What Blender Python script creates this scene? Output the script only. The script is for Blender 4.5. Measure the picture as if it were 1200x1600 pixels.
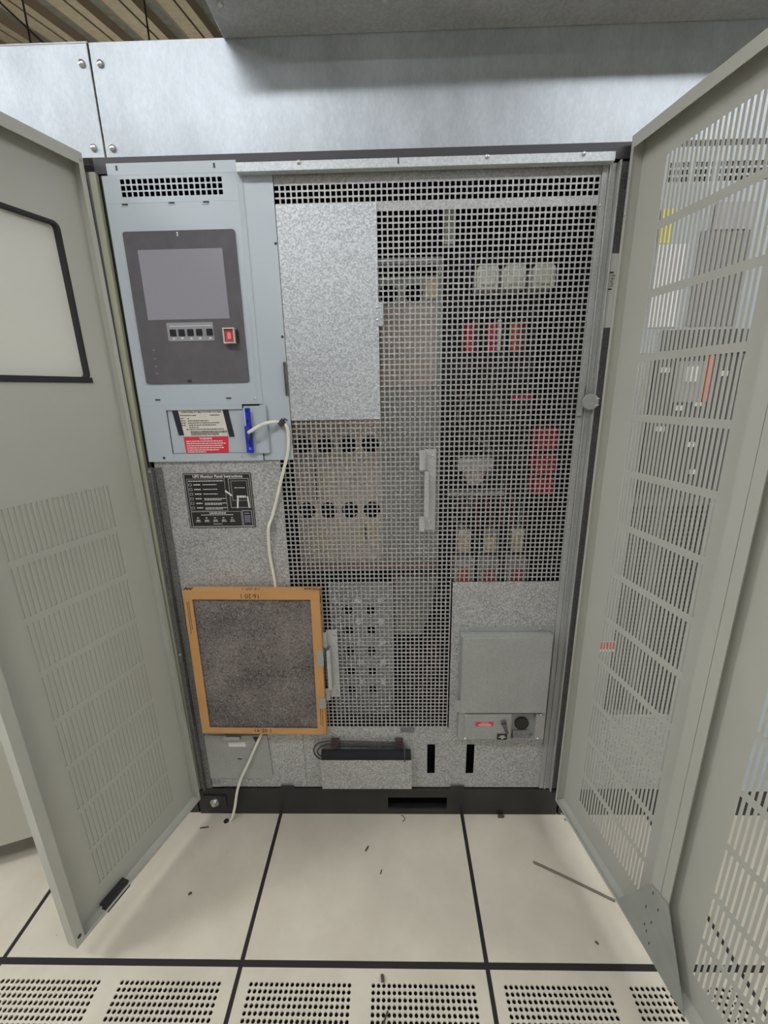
import bpy, math, random
from math import sin, cos, pi, radians
from mathutils import Matrix, Vector
random.seed(7)
for o in list(bpy.data.objects): bpy.data.objects.remove(o)
S = bpy.context.scene
COL = S.collection

# ------------------------------------------------------------------ camera
cam = bpy.data.cameras.new('camera'); camo = bpy.data.objects.new('camera', cam); COL.objects.link(camo)
S.camera = camo
cam.sensor_fit = 'VERTICAL'; cam.sensor_height = 24.0; cam.lens = 24.0*666.1/1600
cam.clip_start = 0.02; cam.clip_end = 60
P_, Y_, R_ = 0.27285, -0.0224, 0.01792
f = Vector((sin(Y_), cos(Y_), 0)); r = Vector((cos(Y_), -sin(Y_), 0)); u = Vector((0, 0, 1))
f2 = f*cos(P_)-u*sin(P_); d2 = -(u*cos(P_)+f*sin(P_))
r3 = r*cos(R_)+d2*sin(R_); d3 = -r*sin(R_)+d2*cos(R_)
M = Matrix.Identity(4)
for i in range(3):
    M[i][0] = r3[i]; M[i][1] = -d3[i]; M[i][2] = -f2[i]
M.translation = Vector((0, -1.1101, 1.3651))
camo.matrix_world = M

# ------------------------------------------------------------------ world, exposure
w = bpy.data.worlds.new('world'); S.world = w; w.use_nodes = True
w.node_tree.nodes['Background'].inputs[0].default_value = (0.8, 0.85, 0.9, 1)
w.node_tree.nodes['Background'].inputs[1].default_value = 0.3
vs = S.view_settings
vs.view_transform = 'Standard'; vs.look = 'None'; vs.gamma = 1; vs.use_curve_mapping = False
vs.exposure = 0.0
LIGHTS = [  # x, y, length along x, width along y, power, the label
    (-0.95, -1.5, 1.2, 0.28, 1.0, 'long ceiling troffer over the open left cabinet door'),
    (1.45, -1.6, 1.2, 0.28, 1.0, 'long ceiling troffer over the wide slotted right door'),
    (-2.6, -1.2, 1.2, 0.28, 2.0, 'long ceiling troffer furthest to the left, past the neighbouring cabinet'),
    (3.0, -1.3, 1.2, 0.28, 2.0, 'long ceiling troffer furthest to the right'),
    (-0.1, -3.1, 1.2, 0.28, 0.5, 'long ceiling troffer far behind the photographer'),
]
LIGHT_EMIT = 28.0
LIGHT_COL = (0.955, 0.98, 1.0)

# ------------------------------------------------------------------ helpers
class MB:
    def __init__(s): s.v = []; s.f = []; s.m = []
    def add(s, vs, fs, mi=0):
        n = len(s.v); s.v += [tuple(p) for p in vs]
        for q in fs: s.f.append(tuple(i+n for i in q)); s.m.append(mi)
        return s
    def box(s, x0, x1, y0, y1, z0, z1, mi=0):
        vs = [(x, y, z) for z in (z0, z1) for y in (y0, y1) for x in (x0, x1)]
        return s.add(vs, [(0,2,3,1),(4,5,7,6),(0,1,5,4),(2,6,7,3),(0,4,6,2),(1,3,7,5)], mi)
    def prism(s, pts, h0, h1, ax='y', mi=0):
        """outline pts (a,b) extruded between h0 and h1 along an axis"""
        def g(a, b, h): return {'y': (a, h, b), 'z': (a, b, h), 'x': (h, a, b)}[ax]
        n = len(pts)
        vs = [g(a, b, h0) for a, b in pts]+[g(a, b, h1) for a, b in pts]
        fs = [tuple(range(n)), tuple(range(2*n-1, n-1, -1))]+[(i, i+n, (i+1) % n+n, (i+1) % n) for i in range(n)]
        return s.add(vs, fs, mi)
    def cyl(s, p0, p1, r0, r1=None, n=16, mi=0):
        p0 = Vector(p0); p1 = Vector(p1); r1 = r0 if r1 is None else r1
        d = (p1-p0).normalized(); a = d.orthogonal().normalized(); b = d.cross(a)
        vs = [p0+(a*cos(2*pi*i/n)+b*sin(2*pi*i/n))*r0 for i in range(n)]+[p1+(a*cos(2*pi*i/n)+b*sin(2*pi*i/n))*r1 for i in range(n)]
        return s.add(vs, [tuple(range(n-1, -1, -1)), tuple(range(n, 2*n))]+[(i, (i+1) % n, (i+1) % n+n, i+n) for i in range(n)], mi)
    def dome(s, c, d, rad, h, n=14, mi=0):
        """a pan screw head: low dome at c facing d"""
        c = Vector(c); d = Vector(d).normalized(); a = d.orthogonal().normalized(); b = d.cross(a)
        prof = [(1, 0), (1, .35), (.85, .7), (.5, .93), (0.12, 1)]
        vs = [c+(a*cos(2*pi*i/n)+b*sin(2*pi*i/n))*rad*q+d*h*t for q, t in prof for i in range(n)]
        fs = [(k*n+i, k*n+(i+1) % n, (k+1)*n+(i+1) % n, (k+1)*n+i) for k in range(len(prof)-1) for i in range(n)]
        fs.append(tuple(range((len(prof)-1)*n, len(prof)*n)))
        return s.add(vs, fs, mi)
    def tube(s, pts, rad, n=10, mi=0, flat=1.0):
        pts = [Vector(p) for p in pts]; k = len(pts); up = None; vs = []
        for i, p in enumerate(pts):
            t = (pts[min(i+1, k-1)]-pts[max(i-1, 0)]).normalized()
            up = t.orthogonal().normalized() if up is None else (up-t*up.dot(t)).normalized()
            b = t.cross(up)
            vs += [p+up*cos(2*pi*j/n)*rad+b*sin(2*pi*j/n)*rad*flat for j in range(n)]
        fs = [(i*n+j, i*n+(j+1) % n, (i+1)*n+(j+1) % n, (i+1)*n+j) for i in range(k-1) for j in range(n)]
        fs += [tuple(range(n-1, -1, -1)), tuple(range((k-1)*n, k*n))]
        return s.add(vs, fs, mi)
    def perf(s, xs, zs, solid, t0, t1, g=None, rings=None, n=16, mi=0):
        """sheet on a cell grid with real holes; rings maps a cell to a round hole radius"""
        g = g or (lambda a, b, t: (a, t, b)); rings = rings or {}
        nx, nz = len(xs)-1, len(zs)-1; vid = {}; base = len(s.v)
        def V(i, j, k):
            if (i, j, k) not in vid:
                vid[(i, j, k)] = len(s.v); s.v.append(g(xs[i], zs[j], (t0, t1)[k]))
            return vid[(i, j, k)]
        def F(q): s.f.append(q); s.m.append(mi)
        sol = [[bool(solid(i, j)) for j in range(nz)] for i in range(nx)]
        def full(i, j): return 0 <= i < nx and 0 <= j < nz and (sol[i][j] or (i, j) in rings)
        for i in range(nx):
            for j in range(nz):
                if (i, j) in rings:
                    cx, cz = (xs[i]+xs[i+1])/2, (zs[j]+zs[j+1])/2; hx, hz = (xs[i+1]-xs[i])/2, (zs[j+1]-zs[j])/2
                    rr = rings[(i, j)]; o = len(s.v)
                    for k, t in enumerate((t0, t1)):
                        for q in range(n):
                            a = 2*pi*q/n; c_, s_ = cos(a), sin(a); mx = max(abs(c_), abs(s_))
                            s.v.append(g(cx+hx*c_/mx, cz+hz*s_/mx, t)); s.v.append(g(cx+rr*c_, cz+rr*s_, t))
                    for q in range(n):
                        p = (q+1) % n
                        F((o+2*q, o+2*p, o+2*p+1, o+2*q+1)); F((o+2*n+2*q+1, o+2*n+2*p+1, o+2*n+2*p, o+2*n+2*q))
                        F((o+2*q+1, o+2*p+1, o+2*n+2*p+1, o+2*n+2*q+1))
                elif sol[i][j]:
                    F((V(i,j,0), V(i+1,j,0), V(i+1,j+1,0), V(i,j+1,0))); F((V(i,j,1), V(i,j+1,1), V(i+1,j+1,1), V(i+1,j,1)))
                if sol[i][j] or (i, j) in rings:
                    if not full(i-1, j): F((V(i,j,0), V(i,j+1,0), V(i,j+1,1), V(i,j,1)))
                    if not full(i+1, j): F((V(i+1,j,0), V(i+1,j,1), V(i+1,j+1,1), V(i+1,j+1,0)))
                    if not full(i, j-1): F((V(i,j,0), V(i,j,1), V(i+1,j,1), V(i+1,j,0)))
                    if not full(i, j+1): F((V(i,j+1,0), V(i+1,j+1,0), V(i+1,j+1,1), V(i,j+1,1)))
        return s
    def build(s, name, mats, parent=None, bevel=0, local=False, smooth=True):
        me = bpy.data.meshes.new(name); o = bpy.data.objects.new(name, me); COL.objects.link(o)
        vs = s.v
        if parent is not None:
            o.parent = parent
            if not local:
                inv = W[parent.name].inverted(); vs = [tuple(inv @ Vector(p)) for p in vs]
            W[o.name] = W[parent.name].copy()
        else: W[o.name] = Matrix.Identity(4)
        me.from_pydata(vs, [], s.f)
        for m in (mats if isinstance(mats, (list, tuple)) else [mats]): me.materials.append(m)
        for p, mi in zip(me.polygons, s.m): p.material_index = mi
        if smooth:
            me.polygons.foreach_set('use_smooth', [True]*len(me.polygons)); me.set_sharp_from_angle(angle=radians(32))
        if bevel:
            b = o.modifiers.new('edge', 'BEVEL'); b.width = bevel; b.segments = 2; b.limit_method = 'ANGLE'; b.angle_limit = radians(40)
        return o
W = {}
def root(name, label, cat, loc, rot=0.0, group=None):
    o = bpy.data.objects.new(name, None); COL.objects.link(o)
    mw = Matrix.Translation(loc) @ Matrix.Rotation(rot, 4, 'Z')
    o.matrix_basis = mw; W[o.name] = mw; o.empty_display_size = .05
    return tag(o, label, cat, group)
def tag(o, label, cat, group=None, kind=None):
    if label: o['label'] = label
    if cat: o['category'] = cat
    if group: o['group'] = group
    if kind: o['kind'] = kind
    return o
def recenter(o):
    """put a single-mesh thing's origin at its base"""
    vs = [v.co.copy() for v in o.data.vertices]
    c = Vector(((min(v.x for v in vs)+max(v.x for v in vs))/2, (min(v.y for v in vs)+max(v.y for v in vs))/2, min(v.z for v in vs)))
    for v in o.data.vertices: v.co -= c
    o.location = c; W[o.name] = Matrix.Translation(c); return o
def single(name, mb, mats, label, cat, group=None, bevel=0, kind=None):
    o = mb.build(name, mats, bevel=bevel); recenter(o); return tag(o, label, cat, group, kind)
def struct(name, mb, mats, bevel=0):
    o = mb.build(name, mats, bevel=bevel); o['kind'] = 'structure'; return o
def spline(pts, k=8):
    pts = [Vector(p) for p in pts]; out = []
    for i in range(len(pts)-1):
        p0 = pts[max(i-1, 0)]; p1 = pts[i]; p2 = pts[i+1]; p3 = pts[min(i+2, len(pts)-1)]
        for j in range(k):
            t = j/k; out.append(.5*((2*p1)+(p2-p0)*t+(2*p0-5*p1+4*p2-p3)*t*t+(3*p1-p0-3*p2+p3)*t**3))
    return out+[pts[-1]]
def text(name, body, size, loc, mat, parent, rx=pi/2, rz=0.0, spin=0.0, bold=0.0, wide=1.0, align='CENTER', th=0.0002):
    """raised lettering standing on a vertical face; spin turns it in its own plane"""
    cu = bpy.data.curves.new(name, 'FONT'); cu.body = body; cu.size = size; cu.align_x = align; cu.align_y = 'CENTER'
    cu.extrude = th; cu.offset = bold; cu.resolution_u = 2
    t = bpy.data.objects.new('tmp', cu); COL.objects.link(t); bpy.context.view_layer.update()
    me = bpy.data.meshes.new_from_object(t.evaluated_get(bpy.context.evaluated_depsgraph_get()))
    bpy.data.objects.remove(t); me.name = name; me.materials.clear(); me.materials.append(mat)
    mw = Matrix.Translation(loc) @ Matrix.Rotation(rz, 4, 'Z') @ Matrix.Rotation(rx, 4, 'X') @ Matrix.Rotation(spin, 4, 'Z') @ Matrix.Diagonal((wide, 1, 1, 1))
    me.transform(W[parent.name].inverted() @ mw)
    o = bpy.data.objects.new(name, me); COL.objects.link(o); o.parent = parent; W[o.name] = W[parent.name].copy()
    return o

# ------------------------------------------------------------------ materials
def mat(name, col, rough=.5, metal=0.0, var=0.0, scale=20, spec=.5, bump=0.0, bscale=200, emit=None):
    m = bpy.data.materials.new(name); m.use_nodes = True; nt = m.node_tree; b = nt.nodes['Principled BSDF']
    b.inputs['Roughness'].default_value = rough; b.inputs['Metallic'].default_value = metal
    b.inputs['Specular IOR Level'].default_value = spec
    b.inputs['Base Color'].default_value = (*col, 1)
    tc = nt.nodes.new('ShaderNodeTexCoord')
    if var:
        n = nt.nodes.new('ShaderNodeTexNoise'); n.inputs['Scale'].default_value = scale; n.inputs['Detail'].default_value = 5
        nt.links.new(tc.outputs['Object'], n.inputs['Vector'])
        rp = nt.nodes.new('ShaderNodeValToRGB'); rp.color_ramp.elements[0].position = .3; rp.color_ramp.elements[1].position = .7
        rp.color_ramp.elements[0].color = (*[c*(1-var) for c in col], 1); rp.color_ramp.elements[1].color = (*[min(1, c*(1+var)) for c in col], 1)
        nt.links.new(n.outputs['Fac'], rp.inputs['Fac']); nt.links.new(rp.outputs['Color'], b.inputs['Base Color'])
    if bump:
        n2 = nt.nodes.new('ShaderNodeTexNoise'); n2.inputs['Scale'].default_value = bscale; nt.links.new(tc.outputs['Object'], n2.inputs['Vector'])
        bp = nt.nodes.new('ShaderNodeBump'); bp.inputs['Strength'].default_value = bump; bp.inputs['Distance'].default_value = .001
        nt.links.new(n2.outputs['Fac'], bp.inputs['Height']); nt.links.new(bp.outputs['Normal'], b.inputs['Normal'])
    if emit:
        b.inputs['Emission Color'].default_value = (*emit[0], 1); b.inputs['Emission Strength'].default_value = emit[1]
    return m
def galv(name, lo, hi, cell=260, metal=.75, rough=.42, cloud=0.0, cscale=4, stretch=(1, 1, 1), tint=(1, 1, 1)):
    """zinc coated steel: random grey crystals, optional cloudy dulling"""
    m = bpy.data.materials.new(name); m.use_nodes = True; nt = m.node_tree; b = nt.nodes['Principled BSDF']
    tc = nt.nodes.new('ShaderNodeTexCoord'); mp = nt.nodes.new('ShaderNodeMapping'); mp.inputs['Scale'].default_value = stretch
    nt.links.new(tc.outputs['Object'], mp.inputs['Vector'])
    nz = nt.nodes.new('ShaderNodeTexNoise'); nz.inputs['Scale'].default_value = cell*.8; nz.inputs['Detail'].default_value = 2
    nt.links.new(mp.outputs['Vector'], nz.inputs['Vector'])
    mixv = nt.nodes.new('ShaderNodeVectorMath'); mixv.operation = 'MULTIPLY_ADD'; mixv.inputs[1].default_value = (.006, .006, .006)
    nt.links.new(nz.outputs['Color'], mixv.inputs[0]); nt.links.new(mp.outputs['Vector'], mixv.inputs[2])
    vo = nt.nodes.new('ShaderNodeTexVoronoi'); vo.inputs['Scale'].default_value = cell
    nt.links.new(mixv.outputs['Vector'], vo.inputs['Vector'])
    sep = nt.nodes.new('ShaderNodeSeparateColor'); nt.links.new(vo.outputs['Color'], sep.inputs['Color'])
    rp = nt.nodes.new('ShaderNodeValToRGB'); rp.color_ramp.elements[0].position = .1; rp.color_ramp.elements[1].position = .9
    rp.color_ramp.elements[0].color = (lo*tint[0], lo*tint[1], lo*tint[2], 1); rp.color_ramp.elements[1].color = (hi*tint[0], hi*tint[1], hi*tint[2], 1)
    nt.links.new(sep.outputs['Red'], rp.inputs['Fac']); out = rp.outputs['Color']
    if cloud:
        cn = nt.nodes.new('ShaderNodeTexNoise'); cn.inputs['Scale'].default_value = cscale; cn.inputs['Detail'].default_value = 6; cn.inputs['Roughness'].default_value = .65
        nt.links.new(mp.outputs['Vector'], cn.inputs['Vector'])
        cr = nt.nodes.new('ShaderNodeMapRange'); cr.inputs[1].default_value = .3; cr.inputs[2].default_value = .7; cr.inputs[3].default_value = 1-cloud; cr.inputs[4].default_value = 1+cloud*.5
        nt.links.new(cn.outputs['Fac'], cr.inputs['Value'])
        mx = nt.nodes.new('ShaderNodeMix'); mx.data_type = 'RGBA'; mx.blend_type = 'MULTIPLY'; mx.inputs['Factor'].default_value = 1
        nt.links.new(out, mx.inputs[6]); nt.links.new(cr.outputs['Result'], mx.inputs[7]); out = mx.outputs[2]
        rr = nt.nodes.new('ShaderNodeMapRange'); rr.inputs[3].default_value = rough-.08; rr.inputs[4].default_value = rough+.15
        nt.links.new(cn.outputs['Fac'], rr.inputs['Value']); nt.links.new(rr.outputs['Result'], b.inputs['Roughness'])
    else: b.inputs['Roughness'].default_value = rough
    nt.links.new(out, b.inputs['Base Color']); b.inputs['Metallic'].default_value = metal
    return m

M_galv = galv('galvanised spangle', .30, .62, cell=380, metal=.45, rough=.5, cloud=.1, cscale=5)
M_galv_lt = galv('bright galvanised spangle', .40, .70, cell=340, metal=.45, rough=.5, tint=(.95, .99, 1.04))
M_galv_fine = galv('fine galvanised steel', .37, .44, cell=420, metal=.35, rough=.5, cloud=.1, cscale=9, tint=(.98, 1, .97))
M_galv_duct = galv('duct zinc', .47, .51, cell=150, metal=.4, rough=.38, cloud=.24, cscale=4, stretch=(1.6, 1, .8), tint=(.91, .985, 1.07))
M_galv_dull = galv('dull zinc angle', .16, .26, cell=300, metal=.6, rough=.45, cloud=.15, cscale=12)
M_mesh = galv('punched zinc sheet', .35, .50, cell=300, metal=.4, rough=.5)
M_screw = mat('screw steel', (.62, .62, .6), .28, .9)
M_beige = mat('putty enamel', (.465, .465, .415), .55, var=.03, scale=3, bump=.05, bscale=900)
M_beige2 = mat('cream enamel', (.5, .49, .42), .5, var=.02, scale=2)
M_olive = mat('olive beige enamel', (.36, .36, .27), .55, var=.05, scale=8)
M_blue = mat('pale blue grey enamel', (.46, .51, .56), .42, var=.025, scale=4)
M_black = mat('black enamel', (.018, .017, .018), .42, var=.3, scale=12)
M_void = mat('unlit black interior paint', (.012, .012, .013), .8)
M_dark = mat('dark purple brown rail', (.042, .038, .045), .5)
M_bezel = mat('smoked bezel with reflection tint', (.125, .118, .13), .14, var=.08, scale=30)  # base colour lifted evenly to stand in for the room's reflection
M_screen = mat('switched off display', (.30, .29, .33), .2)
M_key = mat('key strip grey', (.30, .30, .32), .5)
M_keyblk = mat('black key', (.012, .012, .018), .4)
M_redkey = mat('red switch plastic', (.55, .06, .07), .35)
M_clear = mat('clear guard plastic', (.55, .55, .5), .2)
M_white = mat('white print', (.75, .75, .72), .6)
M_paper = mat('label paper', (.68, .66, .58), .6, var=.05, scale=60)
M_red = mat('warning red', (.72, .03, .06), .5)
M_ink = mat('black ink', (.02, .02, .02), .6)
M_tape = mat('black tape', (.02, .02, .028), .45)
M_pcb = mat('blue circuit board', (.01, .03, .5), .35, var=.4, scale=60)
M_card = mat('tan cardboard', (.56, .30, .115), .75, var=.06, scale=12)
M_cable = mat('off white cable jacket', (.78, .76, .68), .45)
M_media = mat('acrylic pane with glare tint', (.72, .71, .64), .25)  # glare on the pane is put into this paler, opaque colour
M_rubber = mat('black gasket rubber', (.02, .02, .022), .6)
M_foam = mat('black foam', (.012, .013, .014), .9)
M_cord = mat('dark grey cord', (.05, .045, .045), .5)
M_brown = mat('dark brown clip', (.05, .03, .03), .5)
M_pink = mat('pinkish insulating board', (.60, .49, .425), .7, var=.12, scale=14)
M_gboard = mat('grey green board', (.35, .355, .32), .7, var=.08, scale=8)
M_porc = mat('glazed cream insulator', (.85, .85, .72), .35)
M_redc = mat('dark red casing', (.62, .02, .05), .4, var=.15, scale=30)
M_orange = mat('orange red sleeve', (.55, .10, .04), .5)
M_copper = mat('dark red brown wiring', (.12, .035, .03), .5)
M_fuse = mat('ochre fuse body', (.72, .58, .34), .5)
M_grey = mat('mid grey plastic', (.3, .3, .31), .5)
M_dkgrey = mat('dark grey plastic', (.075, .075, .08), .5)
M_yel = mat('yellow label', (.9, .78, .02), .5)
M_wall = mat('off white wall paint', (.42, .41, .38), .8, var=.03, scale=2)
M_dirt = mat('dirt brown', (.08, .06, .045), .9)

def mat_fibre():
    m = bpy.data.materials.new('charcoal filter fibre'); m.use_nodes = True; nt = m.node_tree; b = nt.nodes['Principled BSDF']
    tc = nt.nodes.new('ShaderNodeTexCoord')
    n = nt.nodes.new('ShaderNodeTexNoise'); n.inputs['Scale'].default_value = 190; n.inputs['Detail'].default_value = 8; n.inputs['Distortion'].default_value = 2.5
    n2 = nt.nodes.new('ShaderNodeTexNoise'); n2.inputs['Scale'].default_value = 7; n2.inputs['Detail'].default_value = 4
    nt.links.new(tc.outputs['Object'], n.inputs['Vector']); nt.links.new(tc.outputs['Object'], n2.inputs['Vector'])
    ad = nt.nodes.new('ShaderNodeMath'); ad.operation = 'MULTIPLY_ADD'; ad.inputs[1].default_value = .35
    nt.links.new(n2.outputs['Fac'], ad.inputs[0]); nt.links.new(n.outputs['Fac'], ad.inputs[2])
    rp = nt.nodes.new('ShaderNodeValToRGB'); e = rp.color_ramp.elements
    e[0].position = .52; e[0].color = (.034, .026, .025, 1); e[1].position = .84; e[1].color = (.34, .30, .285, 1)
    nt.links.new(ad.outputs[0], rp.inputs['Fac']); nt.links.new(rp.outputs['Color'], b.inputs['Base Color'])
    bp = nt.nodes.new('ShaderNodeBump'); bp.inputs['Strength'].default_value = .6; bp.inputs['Distance'].default_value = .002
    nt.links.new(n.outputs['Fac'], bp.inputs['Height']); nt.links.new(bp.outputs['Normal'], b.inputs['Normal'])
    b.inputs['Roughness'].default_value = .9
    return m
M_fibre = mat_fibre()
def mat_tile():
    m = bpy.data.materials.new('cream laminate floor'); m.use_nodes = True; nt = m.node_tree; b = nt.nodes['Principled BSDF']
    tc = nt.nodes.new('ShaderNodeTexCoord')
    n = nt.nodes.new('ShaderNodeTexNoise'); n.inputs['Scale'].default_value = 5; n.inputs['Detail'].default_value = 8; n.inputs['Roughness'].default_value = .6
    nt.links.new(tc.outputs['Object'], n.inputs['Vector'])
    rp = nt.nodes.new('ShaderNodeValToRGB'); e = rp.color_ramp.elements
    e[0].position = .35; e[0].color = (.52, .47, .385, 1); e[1].position = .65; e[1].color = (.60, .55, .455, 1)
    nt.links.new(n.outputs['Fac'], rp.inputs['Fac'])
    sp = nt.nodes.new('ShaderNodeTexNoise'); sp.inputs['Scale'].default_value = 75; sp.inputs['Detail'].default_value = 2
    nt.links.new(tc.outputs['Object'], sp.inputs['Vector'])
    mr = nt.nodes.new('ShaderNodeMapRange'); mr.inputs[1].default_value = .76; mr.inputs[2].default_value = .8
    nt.links.new(sp.outputs['Fac'], mr.inputs['Value'])
    mx = nt.nodes.new('ShaderNodeMix'); mx.data_type = 'RGBA'; mx.inputs[7].default_value = (.28, .23, .17, 1)
    nt.links.new(mr.outputs['Result'], mx.inputs['Factor']); nt.links.new(rp.outputs['Color'], mx.inputs[6])
    nt.links.new(mx.outputs[2], b.inputs['Base Color']); b.inputs['Roughness'].default_value = .42
    return m
M_tile = mat_tile()
M_gap = mat('tile gap black', (.015, .01, .012), .8)
M_deck = mat('tan roof deck paint', (.42, .365, .255), .7, var=.12, scale=30)
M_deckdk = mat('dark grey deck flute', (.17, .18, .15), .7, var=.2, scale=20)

# ------------------------------------------------------------------ setting: room
T0, TS = -0.392, 0.61
RX0, RX1, RY0, RY1 = -4.05, 4.5, -4.06, 4.5
fl = MB()
fl.box(RX0, RX1, RY0, RY1, -.12, -.03, 1)
ROW = -0.396
for i in range(-6, 9):
    for j in range(-7, 8):
        x0 = T0+i*TS; y0 = ROW+j*TS
        if j == -1 and -2 <= i <= 2: continue              # perforated panels lie here
        fl.box(x0+.0055, x0+TS-.0055, y0+.008, y0+TS-.007, -.032, 0, 0)
for i in range(-6, 10): fl.box(T0+i*TS-.0056, T0+i*TS+.0056, RY0, RY1, -.029, -.0012, 1)
for j in range(-6, 8): fl.box(RX0, RX1, ROW+j*TS-.0071, ROW+j*TS+.0081, -.0295, -.0015, 1)
floor = struct('floor', fl, [M_tile, M_gap], bevel=.001)
def tile_mesh():
    mb = MB(); p = .0125; off = (.03, .325)
    xs = [.0055]; rings = {}; hole_i = []
    for o_ in off:
        xs.append(o_)
        for k in range(20): hole_i.append(len(xs)-1); xs.append(o_+(k+1)*p)
    xs.append(TS-.0055); ys = [-(TS-.0055)]; hole_j = []
    for o_ in (.325, .032):
        a = -(o_+20*p); ys.append(a)
        for k in range(20): hole_j.append(len(ys)-1); ys.append(a+(k+1)*p)
    ys.append(-.007)
    for i in hole_i:
        for j in hole_j: rings[(i, j)] = .0046
    mb.perf(xs, ys, lambda i, j: True, 0, -.004, g=lambda a, b, t: (a, b, t), rings=rings, n=8)
    for a, b_, c, d in ((.0055, .013, ys[0], ys[-1]), (TS-.013, TS-.0055, ys[0], ys[-1]), (.013, TS-.013, ys[0], ys[0]+.009), (.013, TS-.013, -.0155, -.007)):
        mb.box(a, b_, c, d, -.029, -.0045)
    return mb
names = {-2: 'cream perforated floor panel furthest to the left in the front row', -1: 'cream perforated floor panel in front of the open left door',
         0: 'cream perforated floor panel in the middle of the front row', 1: 'cream perforated floor panel below the grey corner bracket of the right door',
         2: 'cream perforated floor panel furthest to the right, behind the slotted door'}
tp = None
for k in (0, -1, 1, -2, 2):
    if tp is None: tp = tile_mesh().build('perforated_floor_tile', M_tile, smooth=False); o = tp
    else: o = tp.copy(); COL.objects.link(o)
    o.location = (T0+k*TS, ROW, 0); tag(o, names[k], 'floor tile', 'perforated floor panels')

# walls
struct('wall_back', MB().box(RX0-.1, RX1+.1, RY1, RY1+.1, -.1, 4.3), M_wall)
struct('wall_front', MB().box(RX0-.1, RX1+.1, RY0-.1, RY0, -.1, 3.2), M_wall)
struct('wall_left', MB().box(RX0-.1, RX0, RY0, RY1, -.1, 4.3), M_wall)
struct('wall_right', MB().box(RX1, RX1+.1, RY0, RY1, -.1, 4.3), M_wall)
# corrugated deck ceiling: flat over the aisle, rising beyond the cabinets
ce = MB(); per = .29
def zc(y): return 3.05 if y < .3 else 3.05+.25*(y-.3)
x = RX0-.1
while x < RX1+.1:
    prof = [(x, 0), (x+.085, 0), (x+.088, .03), (x+.096, .03), (x+.099, 0), (x+.155, 0), (x+.165, .05), (x+.255, .05), (x+.262, .012), (x+per, .012), (x+per, 0)]
    for (xa, da), (xb, db) in zip(prof[:-1], prof[1:]):
        for ya, yb in ((RY0-.1, .3), (.3, RY1+.1)):
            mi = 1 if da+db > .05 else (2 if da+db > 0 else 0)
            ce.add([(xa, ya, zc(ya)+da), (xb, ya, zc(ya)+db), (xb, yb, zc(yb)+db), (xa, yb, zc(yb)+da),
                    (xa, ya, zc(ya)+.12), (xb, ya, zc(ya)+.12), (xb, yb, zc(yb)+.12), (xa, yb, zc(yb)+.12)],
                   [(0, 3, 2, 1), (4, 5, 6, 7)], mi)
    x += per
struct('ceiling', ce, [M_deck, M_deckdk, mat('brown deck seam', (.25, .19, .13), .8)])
# troffers that light the aisle
for (x, y, lx, ly, pw, lab) in LIGHTS:
    M_lamp = mat('lit diffuser', (.9, .9, .9), .5, emit=(LIGHT_COL, LIGHT_EMIT*pw))
    t = root('ceiling_light', lab, 'ceiling light', (x, y, 2.93), group='ceiling troffers')
    fr = MB()
    for a, b_, c, d in ((-lx/2-.03, lx/2+.03, -ly/2-.03, -ly/2), (-lx/2-.03, lx/2+.03, ly/2, ly/2+.03), (-lx/2-.03, -lx/2, -ly/2, ly/2), (lx/2, lx/2+.03, -ly/2, ly/2)):
        fr.box(x+a, x+b_, y+c, y+d, 2.93, 3.05)
    fr.box(x-lx/2, x+lx/2, y-ly/2, y+ly/2, 3.0, 3.049)
    fr.build('light_frame', M_beige2, t)
    MB().box(x-lx/2+.001, x+lx/2-.001, y-ly/2+.001, y+ly/2-.001, 2.94, 2.96).build('diffuser', M_lamp, t)
for i, xx in enumerate((-1.6, .3)):  # unseen tubes added behind the cabinets to brighten the ceiling deck
    t = root('added_uplight', ('unseen tube uplight added behind the cabinets, nearer the left wall', 'unseen tube uplight added behind the cabinets, nearer the right wall')[i], 'added uplight', (xx, 2.4, 2.55), group='added uplights behind the cabinets')
    b = MB(); b.box(xx-.62, xx+.62, 2.37, 2.43, 2.55, 2.59); b.box(xx-.62, xx-.60, 2.38, 2.42, 2.591, 2.65); b.box(xx+.60, xx+.62, 2.38, 2.42, 2.591, 2.65); b.build('batten', M_beige2, t)
    MB().cyl((xx-.598, 2.4, 2.625), (xx+.598, 2.4, 2.625), .018, n=16).build('tube', mat('added uplight tube', (.9, .9, .9), .5, emit=((1, .97, .9), 30)), t)
    for q in (-.5, .5): MB().cyl((xx+q, 2.4, 2.66), (xx+q, 2.4, zc(2.4)-.001), .002, n=6).build('hanger', M_cord, t)
for i, (p, q, lab) in enumerate((((-1.553, 1.2), (-1.553, 1.2), 'straight dark hanger wire under the striped ceiling at the far left'), ((-1.031, 1.2), (-1.031, 1.2), 'straight dark hanger wire under the striped ceiling nearer the steel duct'), ((-1.75, 1.2), (-1.40, 1.2), 'slanting dark wire crossing the striped ceiling at the far left'))):
    zt_ = zc(p[1])-.001
    pts = [(p[0], p[1], zt_), (q[0], q[1], zt_-.9)] if i < 2 else [(-1.75, 1.2, zt_), (-1.65, 1.2, 2.995), (-1.504, 1.2, 2.861), (-1.2, 1.2, 2.6)]
    single('hanger_wire', MB().tube(pts, .004, 6), M_cord, lab, 'wire')

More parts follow.
